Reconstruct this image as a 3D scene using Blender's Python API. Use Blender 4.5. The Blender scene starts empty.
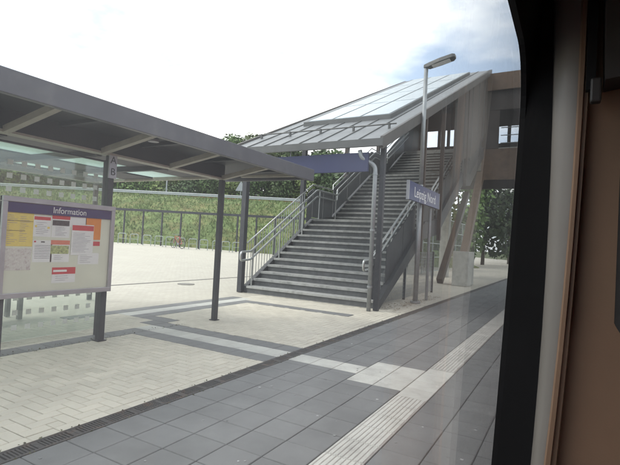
import bpy, math, random
import numpy as np
from mathutils import Matrix, Vector
random.seed(7)
S = bpy.context.scene
C = S.collection

# ------------------------------------------------------------------ camera
FL, YAW, PIT, ROL, HC = 458.59, 0.520416, 0.020789, 0.052762, 1.40
def _axes():
    f = np.array([math.cos(YAW)*math.cos(PIT), math.sin(YAW)*math.cos(PIT), math.sin(PIT)])
    r = np.cross(f, [0, 0, 1.]); r /= np.linalg.norm(r); u = np.cross(r, f)
    c, s = math.cos(ROL), math.sin(ROL)
    return f, c*r + s*u, -s*r + c*u
AF, AR, AU = _axes()
cam = bpy.data.cameras.new('camera'); camo = bpy.data.objects.new('camera', cam); C.objects.link(camo)
cam.sensor_width = 36.0; cam.lens = FL/620*36.0; cam.clip_start = 0.01; cam.clip_end = 6000
M = Matrix.Identity(4)
for i in range(3):
    M[i][0] = AR[i]; M[i][1] = AU[i]; M[i][2] = -AF[i]
M[2][3] = HC
camo.matrix_world = M
S.camera = camo

# ------------------------------------------------------------------ world, sun, exposure
SUN_EL, SUN_AZ = math.radians(52), math.radians(118)      # azimuth counted from +X towards +Y
world = bpy.data.worlds.new('World'); S.world = world; world.use_nodes = True
nt = world.node_tree; nt.nodes.clear()
def N(tree, t, **kw):
    n = tree.nodes.new(t)
    for k, v in kw.items():
        if k in n.inputs: n.inputs[k].default_value = v
        else: setattr(n, k, v)
    return n
sky = N(nt, 'ShaderNodeTexSky'); sky.sky_type = 'NISHITA'; sky.sun_disc = False
sky.sun_elevation = SUN_EL; sky.sun_rotation = math.pi/2 - SUN_AZ
bg1 = N(nt, 'ShaderNodeBackground'); bg1.inputs[1].default_value = 0.13
nt.links.new(sky.outputs[0], bg1.inputs[0])
tc = N(nt, 'ShaderNodeTexCoord'); mp = N(nt, 'ShaderNodeMapping'); mp.inputs['Scale'].default_value = (1.0, 1.0, 2.6)
mp.inputs['Location'].default_value = (1.7, 0.4, 0.9)
nt.links.new(tc.outputs['Generated'], mp.inputs['Vector'])
no = N(nt, 'ShaderNodeTexNoise'); no.inputs['Scale'].default_value = 2.1; no.inputs['Detail'].default_value = 7; no.inputs['Roughness'].default_value = 0.55
nt.links.new(mp.outputs[0], no.inputs['Vector'])
rp = N(nt, 'ShaderNodeValToRGB'); rp.color_ramp.elements[0].position = 0.36; rp.color_ramp.elements[1].position = 0.62
rp.color_ramp.elements[0].color = (0.62, 0.62, 0.62, 1); rp.color_ramp.elements[1].color = (1, 1, 1, 1)
nt.links.new(no.outputs['Fac'], rp.inputs[0])
cr = N(nt, 'ShaderNodeValToRGB'); cr.color_ramp.elements[0].position = 0.38; cr.color_ramp.elements[1].position = 0.60
cr.color_ramp.elements[0].color = (0.36, 0.43, 0.53, 1); cr.color_ramp.elements[1].color = (1.0, 0.985, 0.945, 1)
nt.links.new(no.outputs['Fac'], cr.inputs[0])
bg2 = N(nt, 'ShaderNodeBackground'); bg2.inputs[1].default_value = 1.12
nt.links.new(cr.outputs[0], bg2.inputs[0])
mx = N(nt, 'ShaderNodeMixShader'); nt.links.new(rp.outputs[0], mx.inputs[0]); nt.links.new(bg1.outputs[0], mx.inputs[1]); nt.links.new(bg2.outputs[0], mx.inputs[2])
wo = N(nt, 'ShaderNodeOutputWorld'); nt.links.new(mx.outputs[0], wo.inputs[0])
sl = bpy.data.lights.new('sun', 'SUN'); sl.energy = 0.7; sl.angle = math.radians(24); sl.color = (1, 0.96, 0.9)
so = bpy.data.objects.new('sun', sl); C.objects.link(so)
sd = Vector((math.cos(SUN_EL)*math.cos(SUN_AZ), math.cos(SUN_EL)*math.sin(SUN_AZ), math.sin(SUN_EL)))
so.rotation_euler = sd.to_track_quat('Z', 'Y').to_euler()
S.view_settings.view_transform = 'Standard'; S.view_settings.look = 'None'
S.view_settings.exposure = 1.45; S.view_settings.gamma = 1.0
S.render.engine = 'CYCLES'
S.cycles.max_bounces = 8; S.cycles.transparent_max_bounces = 24; S.cycles.diffuse_bounces = 4
S.render.resolution_x = 1024; S.render.resolution_y = 768

# ------------------------------------------------------------------ pixels of the photograph to points on known planes
def ray(x, y): return AF*FL + AR*(x-310) - AU*(y-232.5)
def onX(x, y, X): d = ray(x, y); t = X/d[0]; return (X, d[1]*t, HC + d[2]*t)
def onY(x, y, Y): d = ray(x, y); t = Y/d[1]; return (d[0]*t, Y, HC + d[2]*t)
def onZ(x, y, Z): d = ray(x, y); t = (Z-HC)/d[2]; return (d[0]*t, d[1]*t, Z)
FW = np.array([math.cos(YAW), math.sin(YAW)]); LF = np.array([-math.sin(YAW), math.cos(YAW)])
def DS(D, s, z=0): p = FW*D + LF*s; return (p[0], p[1], z)
def onD(x, y, D):
    d = ray(x, y); t = D/(d[0]*FW[0] + d[1]*FW[1]); p = (d[0]*t, d[1]*t, HC + d[2]*t)
    return p, p[0]*LF[0] + p[1]*LF[1]

# ------------------------------------------------------------------ materials
MATS = {}
def mat(name, col, rough=0.6, metal=0.0, var=0.0, nscale=6.0, namt=0.12, bump=0.0, bscale=60.0, spec=0.5, dirt=None, dscale=2.0, dlo=.5, dhi=.7):
    m = bpy.data.materials.new(name); m.use_nodes = True; t = m.node_tree; b = t.nodes['Principled BSDF']
    b.inputs['Roughness'].default_value = rough; b.inputs['Metallic'].default_value = metal
    b.inputs['Specular IOR Level'].default_value = spec
    g = N(t, 'ShaderNodeNewGeometry')
    n1 = N(t, 'ShaderNodeTexNoise'); n1.inputs['Scale'].default_value = nscale; n1.inputs['Detail'].default_value = 6; n1.inputs['Roughness'].default_value = .62
    t.links.new(g.outputs['Position'], n1.inputs['Vector'])
    mr = N(t, 'ShaderNodeMapRange'); mr.inputs['From Min'].default_value = .3; mr.inputs['From Max'].default_value = .7
    mr.inputs['To Min'].default_value = 1-namt; mr.inputs['To Max'].default_value = 1+namt
    t.links.new(n1.outputs['Fac'], mr.inputs[0]); val = mr.outputs[0]
    if var:
        oi = N(t, 'ShaderNodeObjectInfo'); m2 = N(t, 'ShaderNodeMapRange'); m2.inputs['To Min'].default_value = 1-var; m2.inputs['To Max'].default_value = 1+var
        t.links.new(oi.outputs['Random'], m2.inputs[0]); mm = N(t, 'ShaderNodeMath'); mm.operation = 'MULTIPLY'
        t.links.new(val, mm.inputs[0]); t.links.new(m2.outputs[0], mm.inputs[1])
        if True:   # pieces joined in one mesh differ too
            m3 = N(t, 'ShaderNodeMapRange'); m3.inputs['To Min'].default_value = 1-var; m3.inputs['To Max'].default_value = 1+var
            t.links.new(g.outputs['Random Per Island'], m3.inputs[0]); mm2 = N(t, 'ShaderNodeMath'); mm2.operation = 'MULTIPLY'
            t.links.new(mm.outputs[0], mm2.inputs[0]); t.links.new(m3.outputs[0], mm2.inputs[1]); mm = mm2
        val = mm.outputs[0]
    base = N(t, 'ShaderNodeRGB'); base.outputs[0].default_value = (*col, 1); src = base.outputs[0]
    if dirt:
        nd = N(t, 'ShaderNodeTexNoise'); nd.inputs['Scale'].default_value = dscale; nd.inputs['Detail'].default_value = 8; nd.inputs['Roughness'].default_value = .7
        t.links.new(g.outputs['Position'], nd.inputs['Vector'])
        rr = N(t, 'ShaderNodeMapRange'); rr.inputs['From Min'].default_value = dlo; rr.inputs['From Max'].default_value = dhi
        t.links.new(nd.outputs['Fac'], rr.inputs[0]); mc = N(t, 'ShaderNodeMix'); mc.data_type = 'RGBA'
        t.links.new(rr.outputs[0], mc.inputs[0]); t.links.new(src, mc.inputs[6]); mc.inputs[7].default_value = (*dirt, 1); src = mc.outputs[2]
    vm = N(t, 'ShaderNodeVectorMath'); vm.operation = 'SCALE'; t.links.new(src, vm.inputs[0]); t.links.new(val, vm.inputs['Scale'])
    t.links.new(vm.outputs[0], b.inputs['Base Color'])
    if bump:
        n2 = N(t, 'ShaderNodeTexNoise'); n2.inputs['Scale'].default_value = bscale; n2.inputs['Detail'].default_value = 4
        t.links.new(g.outputs['Position'], n2.inputs['Vector'])
        bp = N(t, 'ShaderNodeBump'); bp.inputs['Strength'].default_value = bump; bp.inputs['Distance'].default_value = .01
        t.links.new(n2.outputs['Fac'], bp.inputs['Height']); t.links.new(bp.outputs[0], b.inputs['Normal'])
    MATS[name] = m; return m
def glass(name, tint=(.95, .97, .96), amt=.9, frost=0.0, dirtcol=(.8, .82, .85), rough=0.0, frostvar=False):
    m = bpy.data.materials.new(name); m.use_nodes = True; t = m.node_tree; t.nodes.clear()
    lw = N(t, 'ShaderNodeLayerWeight'); p = N(t, 'ShaderNodeMath'); p.operation = 'POWER'; p.inputs[1].default_value = 5
    t.links.new(lw.outputs['Facing'], p.inputs[0])
    lw.inputs['Blend'].default_value = .5
    ma = N(t, 'ShaderNodeMath'); ma.operation = 'MULTIPLY_ADD'; ma.inputs[1].default_value = amt; ma.inputs[2].default_value = .04
    t.links.new(p.outputs[0], ma.inputs[0])
    tr = N(t, 'ShaderNodeBsdfTransparent'); tr.inputs[0].default_value = (*tint, 1)
    gl = N(t, 'ShaderNodeBsdfGlossy'); gl.inputs['Roughness'].default_value = rough; gl.inputs['Color'].default_value = (1, 1, 1, 1)
    first = tr.outputs[0]
    if frost:
        tl = N(t, 'ShaderNodeBsdfTranslucent'); tl.inputs[0].default_value = (*dirtcol, 1)
        m0 = N(t, 'ShaderNodeMixShader'); m0.inputs[0].default_value = frost
        if frostvar:
            g = N(t, 'ShaderNodeNewGeometry'); mpn = N(t, 'ShaderNodeMapping'); mpn.inputs['Scale'].default_value = (6, 6, 8)
            mpn.inputs['Rotation'].default_value = (0, .35, 0)
            t.links.new(g.outputs['Position'], mpn.inputs[0])
            nn = N(t, 'ShaderNodeTexNoise'); nn.inputs['Scale'].default_value = 2.0; nn.inputs['Detail'].default_value = 3
            t.links.new(mpn.outputs[0], nn.inputs['Vector'])
            r = N(t, 'ShaderNodeMapRange'); r.inputs['From Min'].default_value = .3; r.inputs['From Max'].default_value = .75
            r.inputs['To Min'].default_value = frost*.65; r.inputs['To Max'].default_value = frost*1.5
            t.links.new(nn.outputs['Fac'], r.inputs[0]); t.links.new(r.outputs[0], m0.inputs[0])
        t.links.new(tr.outputs[0], m0.inputs[1]); t.links.new(tl.outputs[0], m0.inputs[2]); first = m0.outputs[0]
    m1 = N(t, 'ShaderNodeMixShader'); t.links.new(ma.outputs[0], m1.inputs[0]); t.links.new(first, m1.inputs[1]); t.links.new(gl.outputs[0], m1.inputs[2])
    o = N(t, 'ShaderNodeOutputMaterial'); t.links.new(m1.outputs[0], o.inputs[0]); MATS[name] = m; return m

CREAM = mat('cream_paver', (.575, .54, .45), .85, var=.06, nscale=1.4, namt=.09, bump=.25, bscale=160, dirt=(.40, .385, .32), dscale=1.1, dlo=.55, dhi=.85)
SAND = mat('joint_sand', (.20, .19, .155), .95, nscale=20)
DARKT = mat('dark_concrete_tile', (.162, .164, .162), .7, var=.07, nscale=2.2, namt=.14, bump=.2, bscale=220, dirt=(.19, .195, .19), dscale=3, dlo=.5, dhi=.8)
DJOINT = mat('dark_joint', (.065, .068, .068), .95, nscale=20)
WHITET = mat('white_tactile_concrete', (.50, .50, .46), .8, var=.06, nscale=5, namt=.1, bump=.2, bscale=200, dirt=(.33, .33, .3), dscale=4, dlo=.5, dhi=.8)
IRON = mat('cast_iron', (.06, .055, .052), .75, nscale=30, namt=.3, dirt=(.12, .075, .05), dscale=8)
def far_paving():
    m = mat('cream_paving_far', (.51, .48, .405), .9, nscale=.7, namt=.06, dirt=(.45, .43, .36), dscale=.35, dlo=.5, dhi=.85)
    t = m.node_tree; b = t.nodes['Principled BSDF']; g = N(t, 'ShaderNodeNewGeometry')
    br = N(t, 'ShaderNodeTexBrick'); br.inputs['Scale'].default_value = 1; br.inputs['Brick Width'].default_value = .195; br.inputs['Row Height'].default_value = .0975
    br.inputs['Mortar Size'].default_value = .004; br.inputs['Color1'].default_value = (1, 1, 1, 1); br.inputs['Color2'].default_value = (.9, .9, .9, 1); br.inputs['Mortar'].default_value = (.62, .62, .6, 1)
    t.links.new(g.outputs['Position'], br.inputs['Vector'])
    src = b.inputs['Base Color'].links[0].from_socket; mm = N(t, 'ShaderNodeVectorMath'); mm.operation = 'MULTIPLY'
    t.links.new(src, mm.inputs[0]); t.links.new(br.outputs['Color'], mm.inputs[1]); t.links.new(mm.outputs[0], b.inputs['Base Color']); return m
FARPAVE = far_paving()
GRASS = mat('grass_soil', (.125, .17, .058), .95, nscale=.8, namt=.35, bump=.6, bscale=9, dirt=(.17, .15, .06), dscale=.45, dlo=.45, dhi=.65)
BLADE = mat('grass_blade', (.13, .185, .065), .8, var=.35, nscale=.5, namt=.3, dirt=(.18, .18, .08), dscale=.5, dlo=.45, dhi=.7)
MEADOW = mat('meadow', (.08, .1, .035), .95, nscale=.1, namt=.3)
ASPHALT = mat('asphalt', (.06, .06, .062), .9, nscale=3)
BALLAST = mat('ballast', (.16, .14, .125), .95, nscale=18, namt=.5, bump=1, bscale=25)
STEEL = mat('galvanised_steel', (.30, .32, .33), .5, .5, nscale=9, namt=.12)
STAIN = mat('stainless_rail', (.5, .52, .51), .33, .85, nscale=14, namt=.1)
ANTH = mat('anthracite_paint', (.034, .035, .042), .5, nscale=5, namt=.15, dirt=(.055, .054, .06), dscale=3)
FASC = mat('grey_fascia', (.07, .069, .082), .45, nscale=4, namt=.12, dirt=(.095, .094, .10), dscale=2.2)
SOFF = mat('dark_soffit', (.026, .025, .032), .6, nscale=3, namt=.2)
PALE = mat('pale_arm_paint', (.36, .345, .29), .6, nscale=8, namt=.12)
CONC = mat('concrete', (.36, .36, .33), .85, nscale=5, namt=.14, bump=.25, bscale=70, dirt=(.24, .24, .22), dscale=3)
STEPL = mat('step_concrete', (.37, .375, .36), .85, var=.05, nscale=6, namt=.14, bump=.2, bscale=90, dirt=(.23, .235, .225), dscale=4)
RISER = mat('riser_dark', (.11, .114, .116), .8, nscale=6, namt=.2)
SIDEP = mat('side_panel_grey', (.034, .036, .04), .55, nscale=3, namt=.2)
VERGE = mat('verge_brown_grey', (.085, .078, .072), .55, nscale=3, namt=.15)
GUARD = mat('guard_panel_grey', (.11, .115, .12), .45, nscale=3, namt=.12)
ROOFM = mat('zinc_roof', (.19, .20, .205), .5, .15, var=.05, nscale=2.5, namt=.1, dirt=(.2, .21, .21), dscale=2)
TRIM = mat('roof_trim', (.10, .102, .10), .5, .2, nscale=3, namt=.15)
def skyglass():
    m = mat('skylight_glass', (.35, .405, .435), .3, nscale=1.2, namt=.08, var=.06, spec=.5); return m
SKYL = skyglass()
BROWN = mat('brown_cladding', (.062, .046, .038), .6, var=.07, nscale=2.5, namt=.16, dirt=(.048, .037, .032), dscale=2)
TIMBER = mat('glulam_timber', (.14, .088, .056), .6, nscale=5, namt=.2)
BLUE = mat('blue_sign', (.012, .019, .115), .4, nscale=3, namt=.1)
WHITE = mat('white_lettering', (.8, .8, .8), .5, nscale=5, namt=.04)
BLACK = mat('black_rubber', (.005, .005, .006), .8, nscale=6, namt=.2, spec=.25)
WALLG = mat('light_grey_lining', (.15, .137, .125), .5, nscale=5, namt=.06)
TANT = mat('tan_trim', (.17, .105, .068), .45, nscale=9, namt=.1)
BRNP = mat('brown_partition', (.165, .098, .062), .7, nscale=2.5, namt=.10, bump=.03, bscale=300)
DKPL = mat('dark_plastic', (.03, .027, .026), .5, nscale=8, namt=.2)
REDS = mat('red_upholstery', (.8, .02, .03), .8, nscale=30, namt=.15)
SHELLR = mat('carriage_paint', (.20, .018, .02), .4, nscale=2, namt=.05)
GREYF = mat('carriage_floor', (.1, .1, .105), .8, nscale=30, namt=.2)
CEIL = mat('carriage_ceiling', (.6, .59, .56), .6, nscale=3, namt=.05)
ALUF = mat('aluminium_frame', (.40, .40, .42), .4, .5, nscale=6, namt=.1)
BOARDB = mat('board_back', (.66, .67, .57), .7, nscale=3, namt=.05)
YEL = mat('yellow_timetable', (.74, .58, .16), .7, nscale=40, namt=.05)
PAPER = mat('white_paper', (.74, .74, .75), .7, nscale=9, namt=.05)
REDP = mat('red_print', (.55, .05, .06), .7, nscale=20, namt=.08)
ORP = mat('orange_print', (.72, .24, .03), .7, nscale=20, namt=.06)
SALM = mat('salmon_print', (.66, .2, .13), .7, nscale=20, namt=.06)
INK = mat('grey_ink', (.28, .28, .32), .8, nscale=60, namt=.4)
DINK = mat('dark_photo_print', (.05, .05, .055), .7, nscale=60, namt=.7)
MAPP = mat('map_print', (.6, .57, .55), .8, nscale=45, namt=.14, dirt=(.47, .42, .42), dscale=30, dlo=.52, dhi=.6)
GREENP = mat('green_print', (.4, .45, .2), .8, nscale=60, namt=.4, dirt=(.12, .14, .12), dscale=40)
BARK = mat('bark', (.08, .06, .045), .95, nscale=8, namt=.3)
LEAFS = [mat('leaf_dark', (.055, .095, .028), .7, var=.45, nscale=.6, namt=.3), mat('leaf_mid', (.085, .14, .036), .7, var=.45, nscale=.6, namt=.3), mat('leaf_light', (.12, .16, .045), .7, var=.4, nscale=.6, namt=.3)]
REDR = mat('red_railing', (.42, .10, .07), .6, nscale=4)
GALVL = mat('guardrail_zinc', (.36, .385, .39), .6, .2, nscale=3)
TYRE = mat('tyre', (.02, .02, .02), .8)
BIKER = mat('bike_red', (.4, .06, .05), .4)
DEAD = mat('dry_leaf', (.16, .11, .06), .9, var=.3)
GREENM = mat('mesh_green_grey', (.30, .34, .32), .5, .4, nscale=4)
TRAING = glass('train_glass', (.95, .955, .943), 0.72, .020, (.9, .92, .96), frostvar=True)
SHELG = glass('shelter_glass', (.87, .91, .88), .7, .10, (.80, .84, .80))
BOARDG = glass('case_glass', (.98, .99, .98), .5, .003)
def frosted():
    m = mat('translucent_panel', (.6, .68, .64), .5, nscale=3, namt=.08)
    t = m.node_tree; b = t.nodes['Principled BSDF']; o = t.nodes['Material Output']
    tl = N(t, 'ShaderNodeBsdfTranslucent'); tl.inputs[0].default_value = (.72, .82, .78, 1); mxs = N(t, 'ShaderNodeMixShader'); mxs.inputs[0].default_value = .6
    t.links.new(b.outputs[0], mxs.inputs[1]); t.links.new(tl.outputs[0], mxs.inputs[2]); t.links.new(mxs.outputs[0], o.inputs[0]); return m
FROST = frosted()

# ------------------------------------------------------------------ mesh helpers
class MB:
    def __init__(s): s.v = []; s.f = []
    def add(s, vs, fs):
        o = len(s.v); s.v += [tuple(map(float, p)) for p in vs]; s.f += [tuple(i+o for i in f) for f in fs]; return s
    def box(s, x0, x1, y0, y1, z0, z1):
        return s.add([(x0,y0,z0),(x1,y0,z0),(x1,y1,z0),(x0,y1,z0),(x0,y0,z1),(x1,y0,z1),(x1,y1,z1),(x0,y1,z1)],
                     [(0,3,2,1),(4,5,6,7),(0,1,5,4),(1,2,6,5),(2,3,7,6),(3,0,4,7)])
    def slab(s, x0, x1, y0, y1, z0, z1, c=.004):
        return s.add([(x0,y0,z0),(x1,y0,z0),(x1,y1,z0),(x0,y1,z0),(x0,y0,z1-c),(x1,y0,z1-c),(x1,y1,z1-c),(x0,y1,z1-c),(x0+c,y0+c,z1),(x1-c,y0+c,z1),(x1-c,y1-c,z1),(x0+c,y1-c,z1)],
                     [(0,1,5,4),(1,2,6,5),(2,3,7,6),(3,0,4,7),(4,5,9,8),(5,6,10,9),(6,7,11,10),(7,4,8,11),(8,9,10,11),(0,3,2,1)])
    def prism(s, poly, axis, a, b):
        n = len(poly)
        def P(u, w, t): return (u, t, w) if axis == 'y' else ((t, u, w) if axis == 'x' else (u, w, t))
        vs = [P(u, w, a) for u, w in poly] + [P(u, w, b) for u, w in poly]
        fs = [tuple(range(n)), tuple(range(2*n-1, n-1, -1))] + [(i, i+n, (i+1) % n+n, (i+1) % n) for i in range(n)]
        return s.add(vs, fs)
    def bar(s, p, q, w, h, up=(0, 0, 1)):
        p, q = Vector(p), Vector(q); d = (q-p).normalized(); u = Vector(up)
        if abs(d.dot(u)) > .98: u = Vector((1, 0, 0))
        a = d.cross(u).normalized()*(w/2); b = a.cross(d).normalized()*(h/2)
        vs = [p-a-b, p+a-b, p+a+b, p-a+b, q-a-b, q+a-b, q+a+b, q-a+b]
        return s.add(vs, [(0,1,2,3),(7,6,5,4),(0,4,5,1),(1,5,6,2),(2,6,7,3),(3,7,4,0)])
    def tube(s, pts, r, n=8, r2=None, cap=True):
        pts = [Vector(p) for p in pts]; m = len(pts); vs = []; prev = None
        for i, p in enumerate(pts):
            d = (pts[min(i+1, m-1)]-pts[max(i-1, 0)]).normalized()
            if prev is None:
                a = d.orthogonal().normalized()
            else:
                a = (prev - d*prev.dot(d)); a = a.normalized() if a.length > 1e-6 else d.orthogonal().normalized()
            prev = a; b = d.cross(a); rr = r if r2 is None else r+(r2-r)*i/(m-1)
            vs += [p + a*(math.cos(2*math.pi*k/n)*rr) + b*(math.sin(2*math.pi*k/n)*rr) for k in range(n)]
        fs = [(i*n+k, i*n+(k+1) % n, (i+1)*n+(k+1) % n, (i+1)*n+k) for i in range(m-1) for k in range(n)]
        if cap: fs += [tuple(range(n-1, -1, -1)), tuple(range((m-1)*n, m*n))]
        return s.add(vs, fs)
    def mesh(s, name, m):
        me = bpy.data.meshes.new(name); me.from_pydata(s.v, [], s.f); me.update()
        if m: me.materials.append(m)
        return me
    def build(s, name, m, parent=None, smooth=False, loc=None, bevel=0):
        me = s.mesh(name, m)
        if smooth:
            for p in me.polygons: p.use_smooth = True
        o = bpy.data.objects.new(name, me); C.objects.link(o)
        if parent: o.parent = parent
        if loc: o.location = loc
        if bevel:
            bm = o.modifiers.new('b', 'BEVEL'); bm.width = bevel; bm.segments = 2; bm.limit_method = 'ANGLE'
        return o
def link(name, me, parent=None, loc=(0, 0, 0), rz=0):
    o = bpy.data.objects.new(name, me); C.objects.link(o); o.location = loc; o.rotation_euler = (0, 0, rz)
    if parent: o.parent = parent
    return o
def tag(o, label, cat=None, group=None, kind=None):
    o['label'] = label
    if cat: o['category'] = cat
    if group: o['group'] = group
    if kind: o['kind'] = kind
    return o
def thing(name, label, cat, group=None, loc=(0, 0, 0), rz=0):
    o = bpy.data.objects.new(name, None); C.objects.link(o); o.empty_display_size = .1; o.location = loc; o.rotation_euler = (0, 0, rz)
    return tag(o, label, cat, group)
def fillet(pts, r=.05, n=5):
    pts = [Vector(p) for p in pts]; out = [pts[0]]
    for i in range(1, len(pts)-1):
        a, b, c = pts[i-1], pts[i], pts[i+1]; d1 = (a-b); d2 = (c-b); k = min(r, d1.length*.45, d2.length*.45)
        p, q = b+d1.normalized()*k, b+d2.normalized()*k
        for j in range(n+1):
            t = j/n; out.append(p*(1-t)**2 + b*2*t*(1-t) + q*t*t)
    return out + [pts[-1]]
def text(body, size, m, parent, mw, name='lettering', sx=1.0, align='CENTER'):
    cu = bpy.data.curves.new('t', 'FONT'); cu.body = body; cu.size = size; cu.align_x = align; cu.align_y = 'CENTER'; cu.extrude = .001
    t = bpy.data.objects.new('t', cu); C.objects.link(t); bpy.context.view_layer.update()
    me = bpy.data.meshes.new_from_object(t.evaluated_get(bpy.context.evaluated_depsgraph_get())); bpy.data.objects.remove(t); bpy.data.curves.remove(cu)
    for v in me.vertices: v.co.x *= sx
    me.materials.clear(); me.materials.append(m)
    o = bpy.data.objects.new(name, me); C.objects.link(o); o.parent = parent; o.matrix_local = mw; return o
FACE_TRACK = Matrix(((1, 0, 0, 0), (0, 0, -1, 0), (0, 1, 0, 0), (0, 0, 0, 1)))   # text lying in XZ, read from -Y

# ================================================================== SETTING
gnd = MB().add([(-2500, -2500, -.95), (2500, -2500, -.95), (2500, 2500, -.95), (-2500, 2500, -.95)], [(0, 1, 2, 3)]).build('ground', MEADOW)
tag(gnd, 'flat green land stretching away beyond the station', kind='structure')
tb = MB()
nx = 60
tb.add([(-60, -7, -.80), (120, -7, -.80), (120, .16, -.80), (-60, .16, -.80)], [(0, 1, 2, 3)])
tbo = tb.build('track_bed', BALLAST); tag(tbo, 'stone ballast bed of the railway track beside the platform', kind='structure')
for yy in (-2.05, -.62):
    tag(MB().box(-60, 120, yy-.035, yy+.035, -.80, -.64).build('rail', STEEL), 'running rail nearer the platform, under the carriage' if yy > -1 else 'running rail farther from the platform, under the carriage', 'rail')
P0, DR0, DR1 = .20, 2.87, 3.02          # platform edge, drain
plat = MB().box(-40, 90, P0, DR0, -.95, -.010).build('platform', DJOINT); tag(plat, 'long platform paved with dark grey square concrete tiles', kind='structure')
T = .291
xg0 = 1.9 - 4*T
CUTG = (4.645, 4.965)                    # light guide tiles that cross the platform
CUTS = (4.38, 5.265)                     # light square of tiles
mesh_cache = {}
def slab_mesh(w, d, m, c=.004, th=.05):
    k = (round(w, 3), round(d, 3), m.name)
    if k not in mesh_cache: mesh_cache[k] = MB().slab(-w/2, w/2, -d/2, d/2, -th, 0, c).mesh('tile', m)
    return mesh_cache[k]
single, rest = [], []
rows = [(.23+i*.29, .23+(i+1)*.29) for i in range(3)] + [(1.40+i*.294, 1.40+(i+1)*.294) for i in range(5)]
for (y0, y1) in rows:
    cuts = []
    if 1.39 < y0 < 1.9: cuts = [CUTS]
    elif y0 > 1.9: cuts = [CUTG]
    k = -3
    while xg0 + k*T < 75:
        a, b = xg0+k*T, xg0+(k+1)*T; k += 1
        segs = [(a, b)]
        for c0, c1 in cuts:
            ns = []
            for (p, q) in segs:
                if q <= c0 or p >= c1: ns.append((p, q))
                else:
                    if p < c0-.03: ns.append((p, c0))
                    if q > c1+.03: ns.append((c1, q))
            segs = ns
        for (p, q) in segs:
            cx, cy = (p+q)/2, (y0+y1)/2
            (single if (1.05 < cx < 10.6 and not (cy < 1.2 and cx > 9)) else rest).append((p, q, y0, y1))
single.sort(key=lambda s: s[0]); rest += single[295:]; single = single[:295]
for (p, q, y0, y1) in single:
    link('tile', slab_mesh(q-p-.006, y1-y0-.006, DARKT), plat, ((p+q)/2, (y0+y1)/2, random.uniform(-.0012, .0012)))
mb = MB()
for (p, q, y0, y1) in rest: mb.slab(p+.003, q-.003, y0+.003, y1-.003, -.05, random.uniform(-.0012, .0012))
tag(mb.build('tile_field', DARKT, plat), 'dark grey platform tiles too far off to pick apart', kind='stuff')
# light tactile strip with ribs along the platform
rib = MB().slab(-T/2+.003, T/2-.003, -.144, .144, -.05, .001)
for i in range(8):
    y = -.144 + .036*(i+.5)
    rib.add([(-T/2+.006, y-.011, .001), (T/2-.006, y-.011, .001), (T/2-.006, y+.011, .001), (-T/2+.006, y+.011, .001), (-T/2+.009, y-.006, .006), (T/2-.009, y-.006, .006), (T/2-.009, y+.006, .006), (-T/2+.009, y+.006, .006)],
            [(0,1,5,4),(1,2,6,5),(2,3,7,6),(3,0,4,7),(4,5,6,7)])
ribme = rib.mesh('ribbed_tile', WHITET)
far = MB()
k = 0
while True:
    x = xg0 + (k+.5)*T; k += 1
    if x > 75: break
    if x < 18:
        plain = CUTS[0]-.1 < x < CUTS[1]+.05
        link('ribbed_tile', slab_mesh(T-.006, .288, WHITET) if plain else ribme, plat, (x, 1.25, random.uniform(0, .002)))
    else:
        far.add([(v[0]+x, v[1]+1.25, v[2]) for v in rib.v], rib.f)
tag(far.build('ribbed_tile_row', WHITET, plat), 'light ribbed tiles of the tactile strip far along the platform', kind='stuff')
for i in range(3):
    for j in range(2):
        w = (CUTS[1]-CUTS[0])/3
        link('square_tile', slab_mesh(w-.006, .288, WHITET), plat, (CUTS[0]+w*(i+.5), 1.40+.294*(j+.5)-.003, .002))
for j in range(3): link('guide_tile', slab_mesh(CUTG[1]-CUTG[0]-.006, .288, WHITET), plat, ((CUTG[0]+CUTG[1])/2, 1.988+.294*(j+.5), .002))
# platform edge stone
tag(MB().box(-40, 90, P0-.03, P0+.03, -.95, .0).build('edge_stone', CONC, plat), 'pale concrete edge of the platform')

# plaza sheet, rises gently away from the tracks
def pz(x, y): return -.010 + max(0, min(1, (y-10)/18))*.6
mb = MB(); xs = [-40+2*i for i in range(66)]; ys = [3.02, 5, 7, 9, 10] + [11+i for i in range(18)] + [30, 34, 40, 50, 62]
mb.add([(x, y, pz(x, y)) for y in ys for x in xs], [(j*len(xs)+i, j*len(xs)+i+1, (j+1)*len(xs)+i+1, (j+1)*len(xs)+i) for j in range(len(ys)-1) for i in range(len(xs)-1)])
plaza = mb.build('plaza', FARPAVE); tag(plaza, 'wide forecourt paved with pale cream blocks rising gently to the fence', kind='structure')

# dark and light tile bands laid in the cream paving: rectangles x0,x1,y0,y1
BX0, BX1 = 4.36, 4.645; UX0, UX1 = 4.965, 5.25
dark_rects = [(BX0, BX1, 3.02, 5.55), (UX0, UX1, 3.02, 5.55), (1.0, BX0, 5.26, 5.55), (UX0, 5.54, 5.55, 5.84), (5.25, 5.54, 5.84, 6.13),
              (5.25, 8.42, 6.13, 6.42), (4.4, 8.70, 6.72, 7.01), (8.13, 8.42, 3.72, 6.13)]
light_rects = [(BX1, UX0, 3.02, 5.55), (5.25, 8.70, 6.42, 6.72)]
def lay(rect, m, name):
    x0, x1, y0, y1 = rect; longx = (x1-x0) > (y1-y0); L = (x1-x0) if longx else (y1-y0); n = max(1, round(L/.29)); s = L/n
    for i in range(n):
        if longx: link(name, slab_mesh(s-.006, y1-y0-.006, m), plaza, (x0+s*(i+.5), (y0+y1)/2, .003+random.uniform(-.001, .001)))
        else: link(name, slab_mesh(x1-x0-.006, s-.006, m), plaza, ((x0+x1)/2, y0+s*(i+.5), .003+random.uniform(-.001, .001)))
for r in dark_rects: lay(r, DARKT, 'band_tile')
for r in light_rects: lay(r, WHITET, 'guide_tile')
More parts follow.
